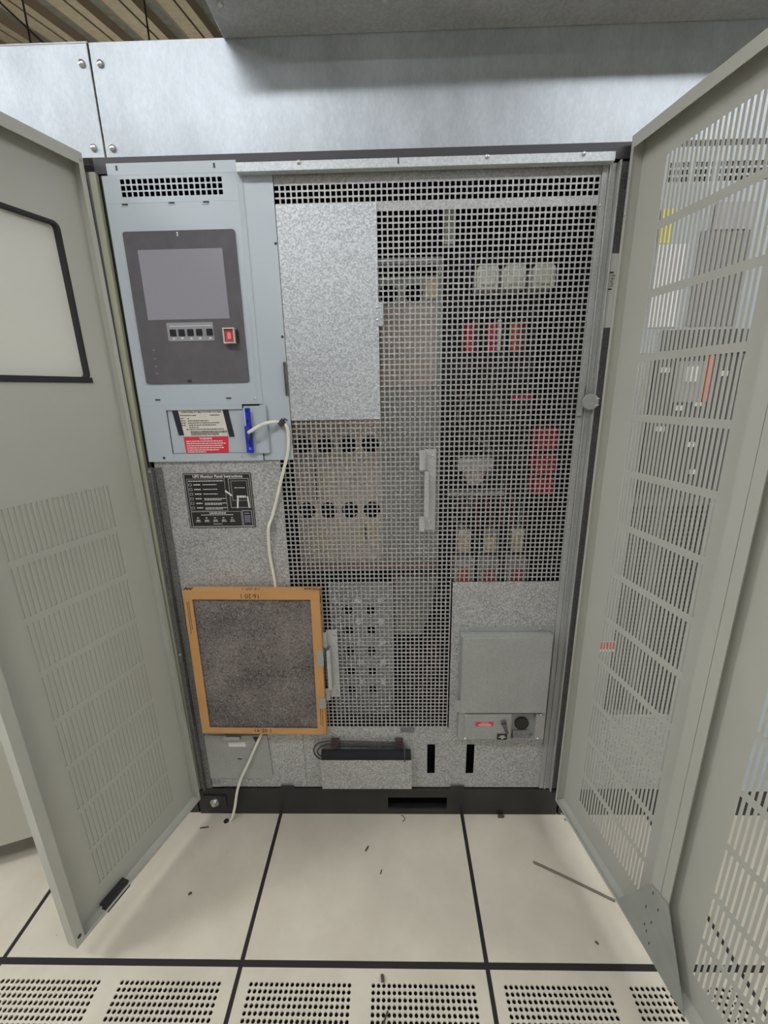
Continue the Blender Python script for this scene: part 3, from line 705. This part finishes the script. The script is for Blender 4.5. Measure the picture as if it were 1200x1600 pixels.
loc(MB().dome((.006, .0002, 1.862), (0, 1, 0), .0025, .001), 'rivet', M_grey, ld)
RO, RE = (.515, -.020), (.607, -.525)
ROWS_R = [(.158, .252)]+[(.268+.13*k, .382+.13*k) for k in range(11)]+[(1.698, 1.815)]
rd, rm = door(RO, RE, -1, [(0, .3995, .073, .322, .008, .027), (.4005, .80, .479, .728, .021, .011)], rows=ROWS_R)
rd['label'] = 'wide beige right door made of two slotted panels'
b = MB(); b.prism([(.294, .095), (.374, .272), (.422, .282), (.506, .080)], -.0008, -.0030)
gus = loc(b, 'corner_bracket', mat('grey green zinc bracket', (.36, .38, .35), .5, .3, var=.06, scale=20), rd)
b = MB()
for x, z in ((.385, .258), (.404, .235), (.375, .20), (.395, .18), (.38, .150), (.388, .14), (.40, .12)): b.box(x-.001, x+.001, -.0036, -.0031, z-.004, z+.004)
loc(b, 'bracket_slot', M_ink, rd)
for z in (1.80, 1.73): loc(MB().dome((.004, -.0002, z), (0, -1, 0), .002, .001), 'rivet', M_grey, rd)
for x in (.055, .075): loc(MB().dome((x, -.012, .0935), (0, 0, 1), .004, .003), 'screw', M_screw, rd)

# ------------------------------------------------------------------ filter, cable, loose things on the front
t = root('air_filter', 'dirty pleated air filter in a tan cardboard frame hooked on the lower left front', 'air filter', (-.406, -.03, .348))
x0, x1, z0, z1, y0, y1 = -.598, -.2135, .358, .840, -.035, -.0055
fw = .026
b = MB()
b.box(x0, x1, y0, y1, z1-.002, z1); b.box(x0, x1, y0, y1, z0, z0+.002); b.box(x0, x0+.002, y0, y1, z0+.002, z1-.002); b.box(x1-.002, x1, y0, y1, z0+.002, z1-.002)
for yy in ((y0, y0+.001), (y1-.001, y1)):
    b.box(x0+.002, x1-.002, *yy, z1-fw, z1-.002); b.box(x0+.002, x1-.002, *yy, z0+.002, z0+fw*.85); b.box(x0+.002, x0+fw, *yy, z0+fw*.85, z1-fw); b.box(x1-fw, x1-.002, *yy, z0+fw*.85, z1-fw)
fr_ = b.build('cardboard_frame', M_card, t, bevel=.0006)
# pleated media
b = MB(); n = 52; a0, a1 = x0+.004, x1-.004; pts = []
nz_ = 40
for i in range(n+1):
    for j in range(nz_+1):
        xx = a0+(a1-a0)*i/n; zz = z0+.004+(z1-z0-.008)*j/nz_
        b.v.append((xx, y0+.006+.0012*sin(i*1.9)+random.uniform(-.0008, .0008), zz))
for i in range(n):
    for j in range(nz_):
        k = i*(nz_+1)+j; b.f.append((k, k+nz_+1, k+nz_+2, k+1)); b.m.append(0)
me_ = b.build('filter_media', M_fibre, t)
sm = me_.modifiers.new('thick', 'SOLIDIFY'); sm.thickness = .006; sm.offset = -1
text('lettering', '16\u00b720\u00b71', .019, (-.409, y0-.0003, z1-.0145), M_ink, fr_, spin=pi)
text('lettering', '16\u00b720\u00b71', .018, (-.409, (y0+y1)/2, z1+.0002), M_ink, fr_, rx=0, spin=pi)
text('lettering', '16\u00b720\u00b71', .019, (-.409, y0-.0003, z0+.012), M_ink, fr_)
text('lettering', 'Filtrete', .016, (-.236, (y0+y1)/2, z1+.0002), M_ink, fr_, rx=0, spin=pi, bold=.0003)
text('lettering', '3M', .020, (-.586, (y0+y1)/2, z1+.0002), M_ink, fr_, rx=0, spin=pi, bold=.0008)
b = MB()
for xx, za, zb_ in ((x0+.010, z1-.135, z1-.035), (x0+.015, z1-.12, z1-.035), (x1-.009, z0+.03, z0+.12), (x1-.015, z0+.035, z0+.125)):
    z = za
    while z < zb_: wd = random.uniform(.003, .008); b.box(xx-.0008, xx+.0008, y0-.0004, y0-.0001, z, z+wd); z += wd+.0012
b.build('side_print', M_ink, fr_, smooth=False)
b = MB(); b.box(x1+.0001, x1+.0005, y0+.006, y0+.016, z1-.04, z1-.02); b.box(x1+.0001, x1+.0005, y0+.006, y0+.016, z1-.075, z1-.068); b.build('side_print', M_ink, fr_)
for za, zb_ in ((.602, .655), (.455, .492)):
    b = MB(); b.box(x1-.016, x1+.0025, y0-.0028, y0-.0012, za, zb_); b.box(x1+.0009, x1+.0025, y0-.0012, y1+.010, za, zb_); b.build('retaining_clip', M_galv_fine, t)

bpy.data.objects['air_filter'].rotation_euler = (0, radians(.7), 0)
t = root('data_cable', 'thin off-white cable running from the blue board down into the floor', 'cable', (-.568, -.03, 0))
A = spline([(-.362, -.029, 1.274), (-.350, -.032, 1.281), (-.325, -.026, 1.294), (-.300, -.018, 1.299), (-.283, -.013, 1.297), (-.272, -.011, 1.294), (-.266, -.010, 1.27), (-.271, -.010, 1.22), (-.284, -.010, 1.18),
     (-.303, -.010, 1.12), (-.322, -.013, 1.06), (-.3365, -.020, 1.02), (-.342, -.014, .97), (-.343, -.010, .93), (-.339, -.007, .88), (-.338, -.0045, .845), (-.338, -.0030, .80), (-.35, -.0028, .65), (-.37, -.0028, .50), (-.400, -.0035, .38), (-.430, -.009, .322), (-.455, -.014, .27), (-.478, -.014, .22), (-.505, -.018, .165), (-.520, -.024, .12), (-.533, -.028, .06), (-.545, -.030, .02), (-.555, -.030, .002)])
b = MB(); b.tube(A, .0043, 10); b.build('cable', M_cable, t)
b = MB(); b.cyl((-.286, -.013, 1.291), (-.274, -.013, 1.302), .0075, n=12); b.tube([(-.276, -.016, 1.300), (-.270, -.020, 1.306), (-.263, -.021, 1.302)], .0022, 6); b.build('cable_tie', M_cord, t)
b = MB(); b.cyl((-.568, -.030, .0004), (-.568, -.030, .0016), .0085, n=18); b.build('floor_hole', M_gap, t)

t = root('foam_pad', 'folded black foam pad stuffed in the galvanised pocket at the bottom', 'foam', (-.1, -.018, .1518))
b = MB(); b.prism([(-.033, .1518), (-.0035, .1518)]+[(-.01825+.01475*cos(radians(a_)), .262+.0165*sin(radians(a_))) for a_ in range(0, 181, 15)], -.2355, .046, ax='x'); b.build('folded_foam', M_foam, t)
t = root('cord_loop', 'looped dark cord clipped above the folded black foam', 'cord', (-.1, -.01, .28))
lp = spline([(-.2405, -.020, .246), (-.256, -.014, .254), (-.262, -.010, .275), (-.245, -.009, .298), (-.21, -.009, .306), (-.19, -.009, .306), (-.10, -.008, .302), (.0, -.008, .300), (.020, -.008, .296), (.026, -.018, .283), (.027, -.036, .272), (.027, -.0385, .255)])
lp2 = spline([(-.2405, -.013, .250), (-.251, -.010, .266), (-.235, -.009, .286), (-.20, -.009, .294), (-.10, -.008, .289), (-.02, -.008, .288), (.012, -.008, .289)])
b = MB(); b.tube(lp, .0023, 8); b.tube(lp2, .0023, 8); b.build('cord', M_cord, t)
for x in (-.192, .010):
    b = MB(); b.box(x-.0125, x+.0125, -.0125, -.0004, .283, .311); b.box(x-.009, x+.009, -.016, -.0126, .287, .292); b.box(x-.009, x+.009, -.016, -.0126, .300, .305); b.build('cord_clip', M_brown, t, bevel=.001)

# ------------------------------------------------------------------ equipment behind the mesh
IY = .12
def iroot(name, label, cat, x, z, group=None): return root(name, label, cat, (x, IY+.03, z), group=group)
# insulating boards with fan holes
def board(mb, x0, x1, z0, z1, holes, y0=IY, th=.004):
    xe = {x0, x1}; ze = {z0, z1}; cells = []
    for cx, cz, rr in holes:
        h = rr*1.15; xe |= {round(cx-h, 5), round(cx+h, 5)}; ze |= {round(cz-h, 5), round(cz+h, 5)}; cells.append((round(cx-h, 5), round(cz-h, 5), rr))
    xs, zs = sorted(xe), sorted(ze); rings = {}
    for a, c, rr in cells: rings[(xs.index(a), zs.index(c))] = rr
    return mb.perf(xs, zs, lambda i, j: True, y0, y0+th, rings=rings, n=24)
HZ = [(x_, 1.223, .0255) for x_ in (-.258, -.194, -.1285, -.061)]+[(x_, 1.028, .0255) for x_ in (-.258, -.194, -.1285, -.061)]
t = iroot('fan_board', 'pinkish insulating board with two rows of round fan holes behind mesh', 'board', -.17, .82)
b = MB(); board(b, -.2875, -.037, .835, 1.45, HZ); b.build('board', M_pink, t)
MB().box(-.232, -.225, IY-.003, IY-.0005, 1.06, 1.19).build('board_seam', M_ink, t)
M_ochre = mat('ochre patch', (.62, .53, .34), .7)
for x_, z_ in ((-.205, 1.13), (-.225, .93), (-.10, .95), (-.18, 1.34), (-.07, .965)): MB().prism(rrect(x_-.018, x_+.018, z_-.03, z_+.03, .008), IY-.0012, IY-.0004).build('ochre_patch', M_ochre, t)
t = iroot('tall_board', 'tall grey-green board with two round holes at its top behind the middle mesh', 'board', .05, .82)
b = MB(); board(b, -.036, .133, .845, 1.655, [(-.0065, 1.615, .0235), (.061, 1.615, .0235)]); b.build('board', M_gboard, t)
MB().box(-.028, .118, IY-.004, IY-.0008, 1.38, 1.585).build('tan_liner', M_pink, t)
MB().box(.092, .124, IY-.006, IY-.0045, 1.60, 1.645).build('ochre_block', M_fuse, t)
b = MB(); b.box(-.036, .131, IY-.012, IY-.0008, 1.68, 1.695); b.box(-.036, -.030, IY-.002, IY+.003, 1.656, 1.679); b.box(.125, .131, IY-.002, IY+.003, 1.656, 1.679); b.build('top_bar', mat('pale bar', (.55, .55, .56), .5), t)
t = iroot('bus_strap', 'reddish horizontal strap across both boards behind the mesh', 'bus bar', -.08, .82)
MB().box(-.285, .133, IY-.010, IY-.0045, .842, .866).build('strap', mat('dull red strap', (.27, .16, .15), .6), t)
# bolted plate
M_bolt = mat('bright bolt', (.95, .95, .95), .35, .2)
M_plate = galv('heat sink zinc', .36, .42, cell=420, metal=.2, rough=.5)
t = iroot('bolted_plate', 'galvanised heat sink plate with ten round holes and shiny bolts', 'metal plate', -.1, .31)
hl = [(-.148, .707-.0745*k, .0168) for k in range(5)]+[(-.076, .707-.0745*k, .0168) for k in range(5)]
b = MB(); board(b, -.205, -.003, .312, .80, hl, y0=IY-.02, th=.003); b.build('plate', M_plate, t)
for cx in (-.187, -.115, -.042):
    for k in range(5):
        if cx < -.18 and k > 1: continue
        z = .742-.0745*k; b = MB(); b.cyl((cx+.001*k, IY-.0203, z), (cx+.001*k, IY-.026, z), .0105, n=18); b.cyl((cx+.001*k, IY-.0262, z), (cx+.001*k, IY-.034, z), .007, n=6); b.build('hex_bolt', M_bolt, t)
t = iroot('capacitor_cover', 'grey-brown cover with a slanting right edge beside the bolted plate', 'cover', .06, .61)
b = MB(); b.prism([(-.001, .805), (.133, .805), (.118, .705), (.085, .611), (-.001, .611)], IY-.01, IY+.10); b.build('cover', mat('grey brown cover', (.26, .24, .22), .7, var=.15, scale=25), t)
# right hand bay
ids = ['left', 'middle', 'right']
for k, cx in enumerate((.247, .315, .389)):
    t = iroot('terminal_cap', 'glazed cream terminal cap behind the upper mesh, %s one of three' % ids[k], 'terminal cap', cx, 1.61, 'cream terminal caps')
    b = MB(); b.prism(rrect(cx-.029, cx+.027, 1.612, 1.668, .010), IY-.03, IY+.03); b.prism(rrect(cx-.02, cx+.018, 1.622, 1.66, .006), IY-.034, IY-.0302); b.build('cap', M_porc, t, bevel=.003)
for k, cx in enumerate((.208, .269, .331)):
    t = iroot('fuse_sleeve', '%s vertical sleeve of three below the cream caps, %s' % (('left', 'middle', 'right')[k], ('dark red', 'red', 'orange')[k]), 'fuse', cx, 1.465, 'red fuse sleeves')
    b = MB(); b.cyl((cx, IY, 1.467), (cx, IY, 1.535), .0135, n=16); b.build('sleeve', M_orange if k == 2 else M_redc, t)
    MB().box(cx+.014, cx+.024, IY-.004, IY+.006, 1.47, 1.545).build('tab', M_porc if k == 1 else M_copper, t)
single('red_tag', MB().box(.333, .390, IY-.004, IY, 1.338, 1.351), mat('crimson tag', (.6, .02, .08), .5), 'small horizontal crimson tag behind the right mesh', 'tag')
t = iroot('relay_stack', 'dark red stack of three relays behind the mesh at the right edge', 'relay', .45, 1.07)
for za, zb_ in ((1.20, 1.262), (1.135, 1.19), (1.072, 1.125)): MB().box(.41, .462, IY-.02, IY+.05, za, zb_).build('relay_block', M_redc, t, bevel=.002)
t = iroot('contactor', 'silver contactor with a pinkish core behind the right mesh', 'contactor', .24, 1.1)
MB().box(.19, .285, IY-.01, IY+.04, 1.145, 1.18).build('yoke', mat('dull silver', (.62, .62, .58), .4, .2), t)
b = MB(); b.prism([(.205, 1.144), (.272, 1.144), (.255, 1.105), (.218, 1.105)], IY-.005, IY+.035); b.build('core', M_pink, t)
single('mounting_bar', MB().box(.16, .325, IY-.008, IY, 1.068, 1.083), M_galv_fine, 'thin horizontal zinc bar under the silver contactor', 'bar')
for k, (xa, xb) in enumerate(((.20, .215), (.245, .262), (.268, .295), (.325, .33), (.352, .345))):
    single('wire', MB().tube(spline([(xa, IY+.01, 1.066), ((xa+xb)/2+.008*(-1)**k, IY-.008, 1.02), (xb, IY, .975)]), .006, 8), M_copper,
           ('red-brown wire above the first ochre fuse', 'red-brown wire between first and middle ochre fuses', 'red-brown wire above the middle ochre fuse', 'red-brown wire left of the last ochre fuse', 'red-brown wire above the last ochre fuse')[k], 'wire', 'red-brown wires')
for k, (cx, cx2) in enumerate(((.212, .214), (.292, .291), (.373, .376))):
    t = iroot('cartridge_fuse', 'ochre cartridge fuse behind the lower mesh, %s one of three' % ids[k], 'fuse', cx, .895, 'ochre cartridge fuses')
    b = MB(); b.prism(rrect(cx-.018, cx+.018, .897, .965, .004), IY-.012, IY+.012); b.build('fuse_body', M_fuse, t)
    MB().box(cx-.018, cx+.018, IY-.014, IY-.0122, .945, .962).build('fuse_cap', M_porc if k != 1 else M_grey, t)
    t = iroot('fuse_block', 'grey block with a red label above the spangled sheet, %s one of three' % ids[k], 'fuse block', cx2, .79, 'grey fuse blocks')
    MB().box(cx2-.029, cx2+.029, IY-.02, IY+.03, .79, .872).build('block', mat('block grey', (.5, .47, .45), .6, var=.2, scale=60), t, bevel=.002)
    MB().box(cx2-.018, cx2+.020, IY-.0215, IY-.0202, .79, .845).build('red_label', mat('faded red', (.6, .12, .11), .6), t)
single('duct_strip', MB().box(.138, .165, IY-.004, IY+.01, 1.725, 1.80), M_porc, 'short pale vertical strip behind the top of the mesh', 'strip')
random.seed(11)
b = MB()
MB_back = None
t = root('wiring_loom', 'dark tangle of wiring at the back of the right bay', 'wiring', (.3, .3, .2)); t['kind'] = 'stuff'
for k in range(34):
    x_ = random.uniform(.16, .45); z_ = random.uniform(.9, 1.6); y_ = random.uniform(.2, .4)
    b.tube(spline([(x_, y_, z_), (x_+random.uniform(-.06, .06), y_+.03, z_-.1), (x_+random.uniform(-.08, .08), y_-.02, z_-.2), (min(.48, x_+random.uniform(-.1, .1)), y_, z_-.33)], 6), random.choice((.003, .004, .006)), 6, mi=random.choice((0, 0, 1, 2)))
for k in range(16):
    x_ = random.uniform(.02, .15); z_ = random.uniform(.2, .35)
    b.tube(spline([(x_, .22, z_+.2), (x_+.03, .2, z_+.1), (x_-.02, .18, z_), (x_+.08, .2, z_-.05)], 5), .006, 6, mi=random.choice((0, 1, 1)))
b.build('wiring', [M_cord, M_copper, M_gboard], t)
single('sub_frame', MB().box(.146, .50, .46, .47, .2, 1.8), M_dkgrey, 'dark grey backing plate deep inside the right bay', 'plate')

# ------------------------------------------------------------------ neighbouring cabinets
nb = root('power_cabinet', 'neighbouring cabinet seen through the slots of the right door', 'cabinet', (1.1, .35, 0))
b = MB(); b.box(.536, 1.70, .02, .75, .107, 1.874); b.build('cabinet_body', M_dkgrey, nb)
MB().box(.536, 1.70, -.004, .0195, .001, .106).build('plinth', M_black, nb)
MB().box(.536, 1.70, -.004, .0195, 1.860, 1.8745).build('top_rail', M_dark, nb)
b = MB(); vent_grid(b, .545, .87, 1.445, 1.858, .600, .845, 1.792, 1.832, 19, 3, .0092, .0095, -.016, -.0145)
ncp = b.build('control_panel', M_blue, nb)
MB().box(.693, .805, -.019, -.0165, 1.503, 1.699).build('display', mat('smoked neighbour display', (.16, .16, .17), .4), ncp)
MB().box(.715, .795, -.022, -.0195, 1.70, 1.752).build('nameplate', mat('violet grey plate', (.38, .36, .42), .5), ncp)
MB().box(.598, .628, -.019, -.0165, 1.676, 1.743).build('yellow_label', M_yel, ncp)
MB().box(.600, .668, -.019, -.0165, 1.502, 1.674).build('white_label', mat('bright label', (.85, .87, .9), .5), ncp)
MB().box(.636, .838, -.019, -.0165, 1.449, 1.495).build('vent_strip', M_dkgrey, ncp)
b = MB(); b.box(.636, .842, -.014, .019, 1.10, 1.437); br = b.build('breaker_bay', M_dkgrey, nb)
MB().box(.69, .76, -.018, -.0145, 1.33, 1.425).build('breaker_face', M_grey, br)
MB().box(.71, .738, -.021, -.0185, 1.378, 1.413).build('white_tag', M_white, br)
MB().box(.757, .769, -.021, -.0145, 1.331, 1.436).build('orange_strip', mat('orange red strip', (.75, .12, .06), .5), br)
b = MB()
for x_, z_ in ((.65, 1.40), (.74, 1.32), (.70, 1.31), (.66, 1.26), (.74, 1.22), (.79, 1.39), (.76, 1.15)): b.box(x_, x_+.02, -.018, -.0145, z_, z_+.012)
b.build('breaker_mark', M_white, br)
b = MB(); b.box(.5455, .633, -.006, .0195, .11, 1.44); b.box(.845, .90, -.006, .0195, .11, 1.44)
for x_, z_ in ((.8455, 1.355),): b.box(x_, x_+.02, -.009, -.0065, z_, z_+.07, 1)
b.build('front_sheet', [M_galv_fine, M_pink], nb)
xs2 = [.6335]+[.637+k*.0127/1+d for k in range(16) for d in (0, .0092)]+[.8445]
xs2 = sorted(x_ for x_ in xs2 if x_ <= .8445)
zs2 = [.40]+[.405+k*.0127+d for k in range(52) for d in (0, .0092)]+[1.099]
zs2 = sorted(z_ for z_ in zs2 if z_ <= 1.099)
b = MB(); b.perf(xs2, zs2, lambda i, j: not (i % 2 == 1 and j % 2 == 1), -.002, -.001); b.build('mesh_screen', M_galv_dull, nb, smooth=False)
rl = MB().box(.588, .640, -.009, -.0065, .625, .658).build('red_label', M_white, nb)
MB().box(.590, .638, -.011, -.0095, .634, .657).build('red_field', M_red, rl)
b = MB(); b.box(.6335, .8445, -.004, .0195, .11, .399); b.build('bottom_sheet', M_galv, nb)
b = MB(); b.box(.901, 1.70, -.012, .0195, .11, 1.858); b.build('closed_door', M_blue, nb)
# left neighbour: a cabinet with one door standing ajar
nl = root('power_cabinet', 'cream neighbouring cabinet at the far left with one door ajar', 'cabinet', (-1.35, .35, 0))
b = MB(); b.box(-2.05, -.672, .02, .75, .107, 1.872); b.build('cabinet_body', M_dkgrey, nl)
MB().box(-2.05, -.672, .0, .0195, .001, .106).build('plinth', M_black, nl)
th = math.atan2(.0585, .148)
th = math.radians(21.4)
bx0 = Vector((-.690, .018, 0))
e = Vector((-cos(th), -sin(th), 0)); nn = Vector((sin(th), -cos(th), 0))
def obox(mb, u0, u1, v0, v1, z0, z1):
    P = lambda a, c, z: tuple(bx0+e*a+nn*c+Vector((0, 0, z)))
    vs_ = [P(a, c, z) for z in (z0, z1) for c in (v0, v1) for a in (u0, u1)]
    mb.add(vs_, [(0,2,3,1),(4,5,7,6),(0,1,5,4),(2,6,7,3),(0,4,6,2),(1,3,7,5)])
b = MB(); obox(b, 0, .85, -.03, 0, .082, 1.86); b.build('door', M_beige2, nl, bevel=.002)

# ------------------------------------------------------------------ litter on the floor
def bit(name, pts, rad, label, cat, m_=None, flat=1.0): return single(name, MB().tube(spline(pts, 4), rad, 6, flat=flat), m_ or M_dirt, label, cat)
bit('thin_rod', [(.407, -.155, .0035), (.51, -.208, .0035), (.600, -.256, .0035)], .0033, 'thin grey-brown rod lying on the right floor panel beside the slotted door', 'rod', mat('grey brown rod', (.16, .135, .10), .6))
bit('nail', [(-.645, -.055, .0022), (-.630, -.053, .0022), (-.618, -.052, .003)], .002, 'small dark nail on the floor beside the bottom of the left door', 'nail', M_cord)
bit('debris_chip', [(-.098, -.125, .002), (-.094, -.118, .003), (-.090, -.111, .002)], .0022, 'dark chip on the middle floor panel nearest the black plinth', 'debris')
bit('debris_chip', [(-.594, -.248, .003), (-.590, -.245, .004), (-.587, -.243, .003)], .003, 'dark crumb on the floor panel in front of the left door', 'debris')
bit('debris_chip', [(.336, -.012, .004), (.345, -.014, .006), (.354, -.012, .004)], .005, 'brown clump of dirt against the right end of the plinth', 'debris')
bit('debris_chip', [(-.050, -.190, .0015), (-.048, -.183, .002), (-.047, -.178, .0015)], .0015, 'tiny dark speck in the centre of the middle floor panel', 'debris')
bit('debris_chip', [(.505, -.345, .0015), (.508, -.349, .002), (.510, -.352, .0015)], .0022, 'dark speck on the right floor panel near the tile joint', 'debris')
bit('debris_chip', [(-.04, -.418, .004), (-.039, -.424, .008), (-.038, -.430, .004)], .004, 'brown tuft of dirt on the edge of the middle perforated panel', 'debris')
bit('twig', [(-.026, -.478, .002), (-.032, -.492, .003), (-.038, -.507, .002)], .0018, 'dark twig lying across the holes of the middle perforated panel', 'twig')
bit('debris_chip', [(.018, -.030, .002), (.026, -.025, .003), (.022, -.012, .002), (.014, -.010, .002)], .0012, 'curled dark thread on the floor just below the plinth slot', 'thread')
